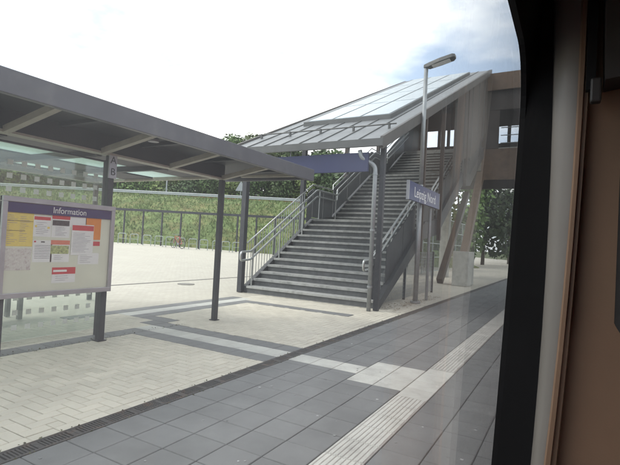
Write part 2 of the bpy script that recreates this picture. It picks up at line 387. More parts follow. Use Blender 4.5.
# herringbone blocks
u = .0975; allr = dark_rects + light_rects
def blocked(x, y): return any(a-.0 < x < b+.0 and c-.0 < y < d+.0 for a, b, c, d in allr)
cells = []
for i in range(-2, 104):
    for j in range(0, 38):
        k = (i-j) % 4
        if k == 0: cx, cy, o = .6+(i+1)*u, 3.12+(j+.5)*u, 0
        elif k == 3: cx, cy, o = .6+(i+.5)*u, 3.12+(j+1)*u, 1
        else: continue
        if cx > 9.50 or cy > 6.75: continue
        if blocked(cx, cy):
            for sg in (-.5, .5):
                hx, hy = (cx+sg*u, cy) if o == 0 else (cx, cy+sg*u)
                if not blocked(hx, hy): cells.append((hx, hy, 3))
            continue
        cells.append((cx, cy, o))
for i in range(-2, 92):
    if i % 4 == 2:
        cx, cy = .6+(i+.5)*u, 3.12+.5*u
        if not blocked(cx, cy): cells.append((cx, cy, 3))
for i in range(46): cells.append((.6+(i+.5)*.195, 3.069, 2))
vis = [c for c in cells if c[0]/c[1] > .42 and c[0] > 1.2]
vis.sort(key=lambda c: c[0]**2+c[1]**2)
near = set(vis[:296])
pm = [MB().slab(-u+.003, u-.003, -u/2+.003, u/2-.003, -.03, 0, .0035).mesh('paver', CREAM), MB().slab(-u/2+.003, u/2-.003, -u+.003, u-.003, -.03, 0, .0035).mesh('paver', CREAM),
      MB().slab(-u+.002, u-.002, -.046, .046, -.03, 0, .0035).mesh('paver', CREAM), MB().slab(-u/2+.003, u/2-.003, -u/2+.003, u/2-.003, -.03, 0, .0035).mesh('paver', CREAM)]
mb = MB()
for c in cells:
    z = random.uniform(-.0015, .001)
    if c in near: link('paver', pm[c[2]], plaza, (c[0], c[1], z))
    else:
        a, b = [(u, u/2), (u/2, u), (u, .048), (u/2, u/2)][c[2]]
        mb.slab(c[0]-a+.003, c[0]+a-.003, c[1]-b+.003, c[1]+b-.003, -.03, z, .0035)
tag(mb.build('paver_field', CREAM, plaza), 'cream herringbone paving blocks farther off', kind='stuff')
# sand bed a little below the block tops
MB().box(.3, 9.52, 3.02, 6.74, -.0085, -.006).build('sand_bed', SAND, plaza)
# slot drain far across the plaza, manhole
MB().box(-12, 30, 10.30, 10.42, -.01, .004).build('slot_drain', IRON, plaza)
p = onZ(186, 284, 0); mh = MB().tube([(p[0], p[1], -.02), (p[0], p[1], .006)], .24, 24); tag(mh.build('manhole_cover', mat('worn_iron', (.20, .19, .165), .8, nscale=20, namt=.3)), 'round dark manhole cover in the cream forecourt', 'manhole')

# drain channel between platform and paving
dr = thing('drainage_channel', 'slotted cast iron drainage channel between dark tiles and cream paving', 'drain')
MB().box(-40, 90, DR0, DR1, -.2, -.022).build('gutter', IRON, dr)
MB().box(-40, 90, DR0, DR0+.014, -.022, .002).add([], []).box(-40, 90, DR1-.014, DR1, -.022, .002).build('edge_frame', IRON, dr)
gr = MB()
L = .5
gr.box(-L/2, L/2, -.061, -.050, -.018, .0).box(-L/2, L/2, .050, .061, -.018, .0).box(-L/2, -L/2+.03, -.05, .05, -.018, .0).box(L/2-.03, L/2, -.05, .05, -.018, .0).box(-.02, .02, -.05, .05, -.018, 0)
for i in range(18):
    x = -L/2+.04+(L-.08)*(i+.5)/18
    if abs(x) > .025: gr.box(x-.006, x+.006, -.05, .05, -.018, -.001)
grm = gr.mesh('grate', IRON)
for i in range(26): link('grate', grm, dr, (.75+i*.503, (DR0+DR1)/2, 0))
MB().box(13.65, 90, DR0+.014, DR1-.014, -.022, -.002).build('grate_run', IRON, dr)

# grass bank, road on top
mb = MB(); prof = [(34.6, -.2), (35.4, .75), (38, 2.2), (41, 3.75), (43.5, 4.85), (45, 5.12), (45.6, 5.15), (80, 5.15), (110, -1.2)]
ss = [-16, -13, -10, -7, -4] + [0+2*i for i in range(44)]
def bank_z(D, s):
    z = np.interp(D, [p[0] for p in prof], [p[1] for p in prof]); e = max(0, min(1, (s+16)/9))
    return -.6 + (z+.6)*e + .12*math.sin(s*.7+D*.4)*(1 if 35.5 < D < 44 else 0)
dd = [34.6, 35.0, 35.4, 36.5, 38, 39.5, 41, 42.3, 43.5, 45, 45.6, 50, 58, 80, 110]
mb.add([DS(D, s, bank_z(D, s)) for D in dd for s in ss], [(j*len(ss)+i, j*len(ss)+i+1, (j+1)*len(ss)+i+1, (j+1)*len(ss)+i) for j in range(len(dd)-1) for i in range(len(ss)-1)])
bank = mb.build('embankment', GRASS, smooth=True); tag(bank, 'sloping grass embankment behind the forecourt fence', kind='structure')
mb = MB(); mb.add([DS(47.5, -6, 5.19), DS(47.5, 80, 5.19), DS(54, 80, 5.19), DS(54, -6, 5.19)], [(3, 2, 1, 0)])
tag(mb.build('road', ASPHALT), 'asphalt road along the top of the grass bank', kind='structure')
mb = MB()
for i in range(26000):
    D = random.uniform(34.8, 46.2); s = random.uniform(-12, 40); z = bank_z(D, s)-.02; p = DS(D, s, z); a = random.uniform(0, 6.28); w = random.uniform(.03, .09); hh = random.uniform(.08, .3)
    dx, dy = math.cos(a)*w, math.sin(a)*w
    mb.add([(p[0]-dx, p[1]-dy, z), (p[0]+dx, p[1]+dy, z), (p[0]+random.uniform(-.08, .08), p[1]+random.uniform(-.08, .08), z+hh)], [(0, 1, 2)])
tag(mb.build('grass', BLADE), 'short rough grass growing on the embankment', 'grass', kind='stuff')

mb = MB()
for i in range(150):
    X = random.uniform(1.2, 9); y = random.choice([random.uniform(.3, 1.08), random.uniform(1.45, 2.8), random.uniform(1.45, 2.8)]); r_ = random.uniform(.004, .014); a0 = random.uniform(0, 6)
    mb.tube([(X, y, -.002), (X, y, .0032)], r_, 7)
tag(mb.build('gum_spots', mat('trodden_gum', (.26, .265, .26), .9, var=.5, nscale=9)), 'small pale spots of chewing gum trodden onto the dark tiles', 'gum', kind='stuff')
mb = MB()
for i in range(420):          # weeds and grit along the drain and the board foot
    if random.random() < .7: X, y = random.uniform(1.0, 12), random.choice([DR0-.012, DR1+.008]) + random.gauss(0, .006)
    else: X, y = random.uniform(2.4, 5.4), 5.3+random.gauss(0, .05)
    a = random.uniform(0, 6.28); s_ = random.uniform(.004, .012); z_ = random.uniform(.004, .016)
    mb.add([(X-s_*math.cos(a), y-s_*math.sin(a), .002), (X+s_*math.cos(a), y+s_*math.sin(a), .002), (X+random.uniform(-.01, .01), y+random.uniform(-.01, .01), .002+z_)], [(0, 1, 2)])
tag(mb.build('weeds', mat('weed_grit', (.13, .13, .07), .9, var=.5)), 'tiny weeds and grit along the drainage channel', 'weeds', kind='stuff')

# ================================================================== CANOPY / SHELTER
cx_ = [1.60, 3.81, 5.98]
sh = thing('platform_shelter', 'dark steel waiting shelter with flat overhanging roof and dotted glass', 'shelter', loc=(0, 0, 0))
XE = 7.2
MB().box(-4, XE, 4.10, 4.17, 2.50, 2.71).build('fascia', FASC, sh, bevel=.006)
MB().box(XE-.06, XE, 4.172, 6.15, 2.53, 2.708).build('fascia', FASC, sh)
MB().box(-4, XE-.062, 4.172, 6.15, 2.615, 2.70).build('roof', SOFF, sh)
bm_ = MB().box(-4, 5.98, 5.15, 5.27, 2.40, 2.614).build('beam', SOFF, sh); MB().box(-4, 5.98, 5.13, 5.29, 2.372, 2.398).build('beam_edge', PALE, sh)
for ax in [.26, 1.39, 2.52, 3.66, 4.78, 5.93]:
    MB().bar((ax, 5.14, 2.40), (ax, 4.18, 2.565), .07, .07).build('arm', PALE, sh)
MB().bar((7.0, 5.6, 2.60), (7.0, 4.18, 2.585), .06, .05).build('arm', PALE, sh)
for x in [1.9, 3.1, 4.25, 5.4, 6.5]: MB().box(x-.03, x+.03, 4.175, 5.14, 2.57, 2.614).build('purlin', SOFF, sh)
for x in cx_:
    col = MB().box(x-.04, x+.04, 5.16, 5.24, 0, 2.37).build('column', ANTH, sh, bevel=.006); MB().box(x-.06, x+.06, 5.14, 5.26, .001, .014).build('base_plate', ANTH, col)
for x, y in [(3.985, 5.53), (5.9, 8.45), (1.6, 8.45), (-2, 8.45)]:
    MB().box(x-.02-.025*(y > 6), x+.02+.025*(y > 6), y-.02, y+.02, 0, 2.36).build('post', ANTH, sh)
# lower rear roof of dark beams with translucent panels
MB().box(-4, 5.95, 8.40, 8.50, 2.37, 2.45).build('rear_beam', PALE, sh)
MB().box(5.87, 5.95, 5.292, 8.398, 2.385, 2.45).build('side_beam', PALE, sh)
xs_ = [-4, -1.8, .3, 1.39, 2.52, 3.66, 4.78, 5.87]
for i in range(len(xs_)-1):
    a, b = xs_[i], xs_[i+1]
    MB().box(a+.01, a+.09, 5.292, 8.398, 2.36, 2.448).build('purlin', SOFF, sh)
    for (y0, y1, mm) in [(5.30, 6.0, SOFF), (6.02, 6.75, FROST), (6.77, 7.55, SOFF), (7.57, 7.95, FROST), (7.97, 8.39, SOFF)]:
        MB().box(a+.10, b-.005, y0, y1, 2.42+.02*(mm is FROST), 2.445+.02*(mm is FROST)).build('roof_panel', mm, sh)
# dotted glass wall
GY = 5.50
for a, b in [(-1.9, .2), (.24, 2.03), (2.07, 3.93)]:
    MB().box(a, b, GY-.005, GY+.005, .10, 2.33).build('glass_pane', SHELG, sh)
DOT = mat('white_dot', (.8, .82, .8), .7, nscale=4, namt=.04)
_t = DOT.node_tree; _tl = N(_t, 'ShaderNodeBsdfTranslucent'); _tl.inputs[0].default_value = (.9, .92, .9, 1); _mx = N(_t, 'ShaderNodeMixShader'); _mx.inputs[0].default_value = .45
_t.links.new(_t.nodes['Principled BSDF'].outputs[0], _mx.inputs[1]); _t.links.new(_tl.outputs[0], _mx.inputs[2]); _t.links.new(_mx.outputs[0], _t.nodes['Material Output'].inputs[0])
mb = MB()
for z in [.245, .415, .585, .72] + [1.82, 1.97, 2.12]:
    x = -1.8
    while x < 3.9:
        if not (z < .7 and False): mb.box(x-.03, x+.03, GY-.0075, GY-.0055, z-.03, z+.03)
        x += .152
tag(mb.build('frosted_dots', DOT, sh), 'rows of small white squares on the shelter glass', kind='stuff')
for z in (2.34,): MB().box(-1.95, 3.93, GY-.02, GY+.02, z-.012, z+.0095).build('glass_rail', ANTH, sh)
# round loudspeaker in the soffit
MB().tube([(4.05, 4.7, 2.60), (4.05, 4.7, 2.575)], .07, 20).build('downlight', ALUF, sh)
# section sign on the column
ss_ = thing('section_sign', 'small grey plate with dark marks fixed high on the shelter column', 'sign')
MB().box(3.755, 3.865, 5.137, 5.157, 2.08, 2.40).build('plate', ALUF, ss_)
text('A', .13, ANTH, ss_, Matrix.Translation((3.81, 5.135, 2.31)) @ FACE_TRACK); text('B', .13, ANTH, ss_, Matrix.Translation((3.81, 5.135, 2.16)) @ FACE_TRACK)

# information board
ib = thing('information_board', 'grey framed showcase with blue header and notices in front of shelter glass', 'notice board')
IY = 5.08
x0, x1, z0, z1 = 2.50, 3.83, .645, 1.715
MB().box(x0, x1, IY+.012, IY+.045, z0, z1).build('back_panel', BOARDB, ib)
fr = MB().box(x0, x1, IY-.02, IY+.046, z1-.055, z1+.001).box(x0, x1, IY-.02, IY+.046, z0-.001, z0+.055).box(x0, x0+.05, IY-.019, IY+.0455, z0+.055, z1-.055).box(x1-.05, x1, IY-.019, IY+.0455, z0+.055, z1-.055)
fr.build('frame', ALUF, ib, bevel=.004)
hd = MB().box(x0+.052, x1-.052, IY-.004, IY+.011, z1-.165, z1-.058).build('header', BLUE, ib)
text('Information', .098, WHITE, ib, Matrix.Translation((x0+.53, IY-.006, z1-.112)) @ FACE_TRACK, align='LEFT', sx=.88)
for xx in (x0+.1, x1-.1): MB().box(xx-.03, xx+.03, IY+.047, 5.159 if xx > 3 else 5.2, z0+.2, z0+.3).build('bracket', ALUF, ib)
MB().box(2.53, 2.60, IY+.047, 5.14, 0, z1).build('post', ANTH, ib)
ZF = IY+.0115
def paper(pa, pb, m, lift=0.0, name='notice', parent=None):
    a, b = onY(*pa, ZF), onY(*pb, ZF)
    x_a, x_b = sorted((a[0], b[0])); z_a, z_b = sorted((a[2], b[2]))
    return MB().box(x_a, x_b, ZF-.002-lift, ZF-lift-.0003, z_a, z_b).build(name, m, ib), (x_a, x_b, z_a, z_b)
def lines(rect, n, m, lift, l=.1, r=.1, t=.1, b=.1, th=.004, ragged=True):
    xa, xb, za, zb = rect; mb = MB()
    for i in range(n):
        z = zb-(zb-za)*(t+(1-t-b)*(i+.5)/n); e = random.uniform(.0, .35) if ragged else 0
        mb.box(xa+(xb-xa)*l, xb-(xb-xa)*(r+e), ZF-.0028-lift, ZF-.0021-lift, z-th/2, z+th/2)
    return mb.build('print_lines', m, ib)
def band(rect, m, lift, f0, f1, g0=0., g1=1.):
    xa, xb, za, zb = rect
    return MB().box(xa+(xb-xa)*g0, xb-(xb-xa)*(1-g1), ZF-.0029-lift, ZF-.0021-lift, zb-(zb-za)*f1, zb-(zb-za)*f0).build('print_band', m, ib)
_, R = paper((6.5, 210), (32, 246.5), YEL)
lines(R, 16, INK, 0, .06, .55, .10, .05, .004); lines(R, 14, INK, 0, .5, .06, .12, .12, .004); band(R, ORP, 0, 0, .035); band(R, DINK, 0, .27, .283, .05, .98); band(R, DINK, 0, .55, .563, .05, .7)
_, R = paper((5, 248), (30, 270), MAPP, .0)
_, R = paper((34, 215.5), (50.5, 237), PAPER); band(R, REDP, 0, .03, .19, .03, .95); lines(R, 7, INK, 0, .15, .12, .27, .1); band(R, YEL, 0, .45, .55, .08, .2); band(R, YEL, 0, .5, .6, .78, .92)
_, R = paper((33, 240), (51, 262), PAPER); lines(R, 9, INK, 0, .1, .1, .2, .15, .005, False); band(R, REDP, 0, .03, .10, .05, .15); band(R, DINK, 0, .05, .10, .4, .6)
_, R = paper((52.5, 215), (69, 238), PAPER); band(R, REDP, 0, .0, .17); band(R, DINK, 0, .22, .46, .03, .97); lines(R, 7, INK, 0, .2, .1, .5, .08)
_, R = paper((51, 240), (68.5, 262), PAPER); band(R, SALM, 0, .0, .2); band(R, GREENP, 0, .24, .62, .0, .96); lines(R, 3, INK, 0, .2, .2, .68, .1)
_, R = paper((70.5, 215), (86, 228), PAPER); band(R, REDP, 0, .0, .12)
_, R = paper((86, 217), (100, 240), ORP)
_, R = paper((72, 224), (92, 255), PAPER, .004); band(R, REDP, .004, .03, .20, .02, .99); lines(R, 14, INK, .004, .07, .1, .26, .08)
_, R = paper((78, 253), (98, 264), PAPER); lines(R, 5, INK, 0, .1, .3, .1, .1)
_, R = paper((93, 241.5), (99.5, 246), REDP)
_, R = paper((52, 267.5), (74.5, 282), PAPER); band(R, REDP, 0, .0, .44); band(R, WHITE, .0012, .16, .29, .05, .62); lines(R, 3, INK, 0, .15, .2, .5, .1)
MB().box(x0+.051, x1-.051, IY-.014, IY-.010, z0+.056, z1-.056).build('case_glass', BOARDG, ib)

# bench in the shelter
be = thing('bench', 'grey metal bench standing behind the shelter glass', 'bench')
be.location = (1.1, .6, 0)
for i in range(5): MB().box(1.2, 3.0, 6.55+i*.09, 6.55+i*.09+.075, .43, .46).build('slat', ANTH, be)
for i in range(4): MB().box(1.2, 3.0, 7.02, 7.045, .52+i*.09, .52+i*.09+.075).build('slat', ANTH, be)
for x in (1.4, 2.8):
    MB().box(x-.03, x+.03, 6.6, 6.66, 0, .43).build('leg', ANTH, be); MB().box(x-.03, x+.03, 6.94, 7.0, 0, .43).build('leg', ANTH, be)
    MB().box(x-.03, x+.03, 6.56, 7.0, .40, .428).build('crossbar', ANTH, be); MB().box(x-.025, x+.025, 7.047, 7.08, .43, .88).build('back_post', ANTH, be)

# ================================================================== STAIRCASE
st = thing('covered_staircase', 'wide concrete staircase under a sloping zinc roof rising to the footbridge', 'staircase', loc=(0, 0, 0))
SY0, SY1 = 3.80, 7.32
RI, TR = .18, .302
stairs = []      # (x nosing, z top)
x = 9.62; z = 0; prof_s = [(9.62, 0)]
tread_l = MB().slab(-.03, TR, SY0, SY1, -.058, 0, .006).mesh('step', STEPL)
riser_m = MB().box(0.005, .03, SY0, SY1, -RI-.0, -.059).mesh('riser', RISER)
FLIGHTS = [12, 12, 10]
line = []       # nosing line vertices
for fi, n in enumerate(FLIGHTS):
    line.append((x, z+RI))
    for k in range(n):
        z += RI; last = (k == n-1)
        if not last:
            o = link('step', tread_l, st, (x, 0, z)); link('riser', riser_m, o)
            x += TR
        else:
            Ld = 1.43 if fi < 2 else .6
            o = MB().slab(x-.03, x+Ld-(.0 if fi < 2 else 0), SY0, SY1, z-.075 if fi < 2 else z-.2, z, .006).build('landing', STEPL, st)
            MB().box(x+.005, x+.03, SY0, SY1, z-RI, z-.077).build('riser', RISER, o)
            line.append((x, z)); x += Ld
            if fi < 2: line.append((x, z))
XT, ZT = x, z          # head of the stairs
def nos(X):            # height of the nosing line
    return float(np.interp(X, [p[0] for p in line], [p[1] for p in line]))
# stringers under both sides and a soffit
def zigpoly(up, dn, xa=9.66):
    xsamp = sorted(set([xa] + [p[0] for p in line] + [XT]))
    top = [(X, nos(X)+up) for X in xsamp]; bot = [(X, nos(X)-dn) for X in xsamp]
    bot = [(X, max(.0, zz)) for X, zz in bot]
    return top + bot[::-1]
for nm, ya, yb in (('stringer', SY0-.14, SY0-.003), ('stringer', SY1+.003, SY1+.14)):
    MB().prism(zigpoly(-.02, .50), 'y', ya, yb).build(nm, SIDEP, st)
MB().prism(zigpoly(-.30, .48), 'y', SY0+.001, SY1-.001).build('soffit', CONC, st)
# columns, left front and along both sides
def roofz(X): return 3.66 + .465*(X-9.0)
for (cx, cy) in [(9.58, 7.50), (12.5, 7.50), (15.6, 7.50), (18.7, 7.50)]:
    MB().box(cx-.07, cx+.07, cy-.07, cy+.07, 0, roofz(cx)-.16).build('column', ANTH if cx < 13 else BROWN, st, bevel=.006)
for cx in [9.30, 12.35, 14.3, 17.8]:
    MB().box(cx-.05, cx+.05, 3.55, 3.66, 0 if cx < 10 else nos(cx)-.5, roofz(cx)-.16).build('column', BROWN if cx > 10 else ANTH, st, bevel=.006)
# downpipe on the front column
dpx, dpy = 9.12, 3.70
dp = MB().tube(fillet([(8.97, 4.02, 3.42), (8.99, 3.98, 3.26), (dpx, dpy, 3.10), (dpx, dpy, 0.0)], .12), .046, 12).build('downpipe', STEEL, st, smooth=True)
for z in (.5, 1.7, 2.9): MB().tube([(dpx, dpy, z), (dpx, dpy, z+.04)], .056, 12).build('pipe_clamp', STEEL, dp)
# roof: battens of zinc trays with standing seams
RY0, RY1, RX0, RX1 = 3.50, 7.58, 8.95, 21.9
rf = MB().prism([(RX0, roofz(RX0)-.16), (RX1, roofz(RX1)-.16), (RX1, roofz(RX1)-.02), (RX0, roofz(RX0)-.02)], 'y', RY0+.02, RY1-.02).build('roof', TRIM, st)
npan = 8; pw = (RY1-RY0-.1)/npan
for i in range(npan):
    a = RY0+.05+i*pw
    for (xa, xb) in [(RX0, 11.05), (11.06, RX1)]:
        o = MB().prism([(xa, roofz(xa)-.018), (xb, roofz(xb)-.018), (xb, roofz(xb)+.004), (xa, roofz(xa)+.004)], 'y', a+.012, a+pw-.012).build('roof_tray', ROOFM, rf)
    MB().prism([(RX0, roofz(RX0)-.018), (RX1, roofz(RX1)-.018), (RX1, roofz(RX1)+.03), (RX0, roofz(RX0)+.03)], 'y', a-.009, a+.009).build('seam', TRIM, rf)
for ya, yb in ((RY0-.03, RY0+.045), (RY1-.045, RY1+.03)):
    MB().prism([(RX0-.03, roofz(RX0)-.22), (RX1+.1, roofz(RX1)-.20), (RX1+.1, roofz(RX1)+.06), (RX0-.03, roofz(RX0)+.045)], 'y', ya, yb).build('verge_board', VERGE, rf)
MB().box(RX0-.10, RX0-.032, RY0-.03, RY1+.03, roofz(RX0)-.17, roofz(RX0)-.01).build('gutter', TRIM, rf)
# snow rail
sx = 9.95
MB().tube([(sx, RY0+.08, roofz(sx)+.11), (sx, RY1-.1, roofz(sx)+.11)], .018, 8).build('snow_rail', TRIM, rf)
for i in range(5):
    y = RY0+.25+i*.9; MB().box(sx-.03, sx+.03, y-.02, y+.02, roofz(sx)-.01, roofz(sx)+.13).build('snow_rail_bracket', TRIM, rf)
# raised skylight
KX0, KX1, KY0, KY1 = 11.25, 20.9, 4.22, 6.85
MB().prism([(KX0, roofz(KX0)+.005), (KX1, roofz(KX1)+.005), (KX1, roofz(KX1)+.13), (KX0, roofz(KX0)+.13)], 'y', KY0, KY1).build('skylight_curb', TRIM, rf)
for i in range(3):
    for j in range(4):
        ya = KY0+.06+i*(KY1-KY0-.12)/3; yb = ya+(KY1-KY0-.12)/3-.08; xa = KX0+.05+j*(KX1-KX0-.1)/4; xb = xa+(KX1-KX0-.1)/4-.09
        MB().prism([(xa, roofz(xa)+.12), (xb, roofz(xb)+.12), (xb, roofz(xb)+.145), (xa, roofz(xa)+.145)], 'y', ya, yb).build('skylight_pane', SKYL, rf)
# handrails: far side, two tubes with bent end
def rail_line(y, up, xa=9.35, xb=None):
    pts = [(xa, y, nos(9.62)-RI+up+.05)]
    for (X, zz) in line:
        if xb and X > xb: break
        pts.append((X+.0, y, zz+up))
    return pts
yf = SY1-.10
up1, up2 = .93, .72
a = rail_line(yf, up1); b = rail_line(yf, up2)
loop = [(9.55, yf, a[1][2]-.03), (9.16, yf, a[1][2]-.05), (9.16, yf, b[1][2]-.06), (9.55, yf, b[1][2]-.03)]
hr = MB().tube(fillet(b[::-1][:-1] + loop[::-1] + a[1:], .08), .028, 10).build('handrail', STAIN, st, smooth=True)
yn = SY0+.10
a = rail_line(yn, up1); b = rail_line(yn, up2)
loop = [(9.55, yn, a[1][2]-.03), (9.20, yn, a[1][2]-.05), (9.20, yn, b[1][2]-.06), (9.55, yn, b[1][2]-.03)]
MB().tube(fillet(b[::-1][:-1] + loop[::-1] + a[1:], .08), .028, 10).build('handrail', STAIN, st, smooth=True)
# outer guard rail with balusters on the far side
yo = SY1+.07
MB().tube([(p[0], yo, p[2]+.18) for p in rail_line(yo, up1)[1:]], .02, 8).build('guard_rail', STAIN, st, smooth=True)
bal = MB().tube([(0, 0, 0), (0, 0, 1.08)], .010, 6).mesh('baluster', STAIN)
X = 9.68
while X < 12.5:
    link('baluster', bal, st, (X, yo, nos(X)+.0)); X += .125
for X in [9.66, 10.9, 12.1, 13.1, 14.3]:
    MB().tube([(X, yf, nos(X)-.05), (X, yf, nos(X)+up1)], .02, 8).build('rail_post', STAIN, st)
    MB().tube([(X, yn, nos(X)-.05), (X, yn, nos(X)+up1)], .02, 8).build('rail_post', STAIN, st)
for a_, b_ in [(12.62, 12.93), (12.96, 13.65), (13.68, 14.37), (14.40, 15.5), (15.53, 16.6), (16.63, 17.68), (17.71, 19.0), (19.03, 20.4), (20.43, 21.75)]:
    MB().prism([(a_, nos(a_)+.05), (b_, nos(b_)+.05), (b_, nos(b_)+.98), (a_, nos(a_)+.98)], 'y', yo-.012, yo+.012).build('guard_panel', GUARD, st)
# infill panels on the near side below the handrail
segs = [(10.2, 11.3), (11.33, 12.3), (12.45, 14.2), (14.4, 15.4), (15.43, 16.5), (16.53, 17.7), (17.9, 19.1), (19.13, 20.4), (20.43, 21.8)]  # uppermost panels added dark, standing in for the shadow under the cladding
for a, b in segs:
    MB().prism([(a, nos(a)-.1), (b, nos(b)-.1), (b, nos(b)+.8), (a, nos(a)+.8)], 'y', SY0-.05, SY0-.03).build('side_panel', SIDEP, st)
# brown cladding panels of the upper near side and gable
xx = [14.42, 15.9, 17.2, 18.5, 19.8, 21.0, 21.85]
for i in range(len(xx)-1):
    a, b = xx[i]+.012, xx[i+1]-.012
    lo = lambda q: nos(q)+.70
    if b <= 15.95: continue
    MB().prism([(a, lo(a)), (b, lo(b)), (b, roofz(b)-.23), (a, roofz(a)-.23)], 'y', 3.58, 3.63).build('cladding_panel', BROWN, st)
    MB().box(xx[i]-.02, xx[i]+.02, 3.56, 3.64, lo(xx[i])-.1, roofz(xx[i])-.24).build('mullion', TRIM, st)

# hanging blue sign under the eave
bs = thing('hanging_sign', 'long blue sign board hanging under the eave of the staircase roof', 'sign')
MB().box(8.98, 9.05, 3.82, 6.35, 2.96, 3.37).build('board', mat('dull_blue_board', (.028, .034, .095), .55, nscale=2, namt=.12), bs, bevel=.004)
for y in (4.3, 5.8): MB().tube([(9.015, y, 3.365), (9.015, y, roofz(9.02)-.15)], .012, 8).build('hanger', STEEL, bs)

# ================================================================== FOOTBRIDGE
fb = thing('footbridge', 'brown clad covered footbridge crossing the tracks at the head of the stairs', 'footbridge')
BXA, BXB, BYA, BYB = 22.0, 25.2, -16.0, 7.6
MB().box(BXA, BXB, BYA, BYB, 5.6, 6.10).build('deck', CONC, fb)
npn = 10
for i in range(npn):
    w = (3.75-BYA)/npn; y = BYA+i*w
    MB().box(BXA-.06, BXA-.003, y+.008, y+w-.008, 4.65, 6.05).build('cladding_panel', TIMBER, fb)
MB().box(BXA-.25, BXB+.25, BYA, BYB, 9.1, 9.40).build('roof', TRIM, fb)
for i in range(npn):
    w = (3.75-BYA)/npn; y = BYA+i*w
    MB().box(BXA-.31, BXA-.253, y+.006, y+w-.006, 8.65, 9.42).build('fascia_panel', TIMBER, fb)
MB().box(BXA-.10, BXA, BYA, 3.75, 7.80, 9.095).build('lintel', BROWN, fb)
MB().box(BXA-.08, BXA-.002, 3.05, 3.78, 6.052, 7.798).build('wall_panel', BROWN, fb)
MB().box(BXB, BXB+.1, BYA, BYB, 7.9, 9.095).build('lintel', BROWN, fb)
MB().box(BXB, BXB+.1, BYA, BYB, 4.65, 7.0).build('rear_wall', BROWN, fb)
for y in [7.5, 6.55, 6.05, 5.0, 4.0, 3.0, 1.2, -.8, -2.8, -5, -8, -11, -14]:
    MB().box(BXB-.08, BXB-.003, y-.08, y+.08, 6.1, 9.095).build('post', BROWN, fb)
for y in [1.6, -.4, -2.4, -4.4, -7, -10, -13]:
    MB().box(BXA+.03, BXA+.15, y-.05, y+.05, 6.1, 9.095).build('post', BROWN, fb)
for z in (6.35, 6.7, 7.05): MB().tube([(BXA+.2, BYA, z), (BXA+.2, 3.0, z)], .02, 6).build('rail_bar', STEEL, fb)
MB().box(BXA, BXB, BYB, BYB+.08, 4.65, 9.095).build('end_wall', BROWN, fb)
# inclined struts on a concrete base
MB().bar((19.0, 3.75, 1.2), (21.95, 3.75, 4.9), .28, .32).build('strut', TIMBER, fb)
pa = onY(440, 273, 4.6); 
MB().bar((pa[0], 4.6, .1), (pa[0]+4.6, 4.6, 4.2), .24, .26).build('strut', BROWN, fb)
bx_ = onZ(468, 283, 0)
MB().box(18.4, 19.6, 3.45, 4.05, 0, 1.35).build('footing', CONC, fb, bevel=.02)
for y in (5.6, 7.2): MB().box(23.3, 23.8, y-.2, y+.2, 0, 5.6).build('pier', CONC, fb, bevel=.02)
# ================================================================== lamp post and name sign
lp = thing('lamp_post', 'tall galvanised lamp post with flat tilted lamp head beside the stairs', 'lamp post', loc=(11.46, 3.40, 0))
MB().tube([(0, 0, 0), (0, 0, 3.0)], .062, 14).build('pole', STEEL, lp, smooth=True); MB().tube([(0, 0, 2.95), (0, 0, 6.02)], .052, 14).build('upper_pole', STEEL, lp, smooth=True)
MB().tube([(0, 0, 0), (0, 0, .05)], .13, 14).build('base_plate', STEEL, lp)
hm = MB()
secs = [(0.06, .05, 6.00, 6.08), (-.08, .10, 5.99, 6.11), (-.35, .15, 6.06, 6.17), (-.66, .14, 6.13, 6.235), (-.72, .09, 6.16, 6.23)]
vs = []
for (yy, hw, zb, zt) in secs: vs += [(-hw, yy, zb), (hw, yy, zb), (hw*.8, yy, zt), (-hw*.8, yy, zt)]
fs = [(i*4+k, i*4+(k+1) % 4, (i+1)*4+(k+1) % 4, (i+1)*4+k) for i in range(len(secs)-1) for k in range(4)] + [(3, 2, 1, 0), tuple(len(vs)-4+k for k in range(4))]
hm.add(vs, fs); hm.build('lamp_head', TRIM, lp, bevel=.01)
MB().add([(-.10, -.16, 6.005), (.10, -.16, 6.005), (.10, -.60, 6.105), (-.10, -.60, 6.105), (-.10, -.16, 6.02), (.10, -.16, 6.02), (.10, -.60, 6.12), (-.10, -.60, 6.12)], [(0,1,2,3),(4,7,6,5),(0,4,5,1),(1,5,6,2),(2,6,7,3),(3,7,4,0)]).build('lamp_glass', WHITE, lp)
ns = thing('station_name_sign', 'blue station name sign with white lettering beside the lamp post', 'sign')
MB().box(10.16, 12.85, 3.27, 3.325, 2.50, 2.93).build('board', BLUE, ns, bevel=.004)
MB().box(10.12, 10.157, 3.265, 3.33, 2.495, 2.935).build('end_cap', ALUF, ns)
MB().box(12.853, 12.88, 3.265, 3.33, 2.495, 2.935).build('end_cap', ALUF, ns)
text('Leipzig Nord', .34, WHITE, ns, Matrix.Translation((11.5, 3.267, 2.70)) @ FACE_TRACK, sx=1.08)
MB().tube([(12.4, 3.38, 0), (12.4, 3.38, 2.9)], .04, 10).build('post', STEEL, ns)
MB().box(10.6, 12.6, 3.327, 3.355, 2.66, 2.76).build('back_rail', STEEL, ns)

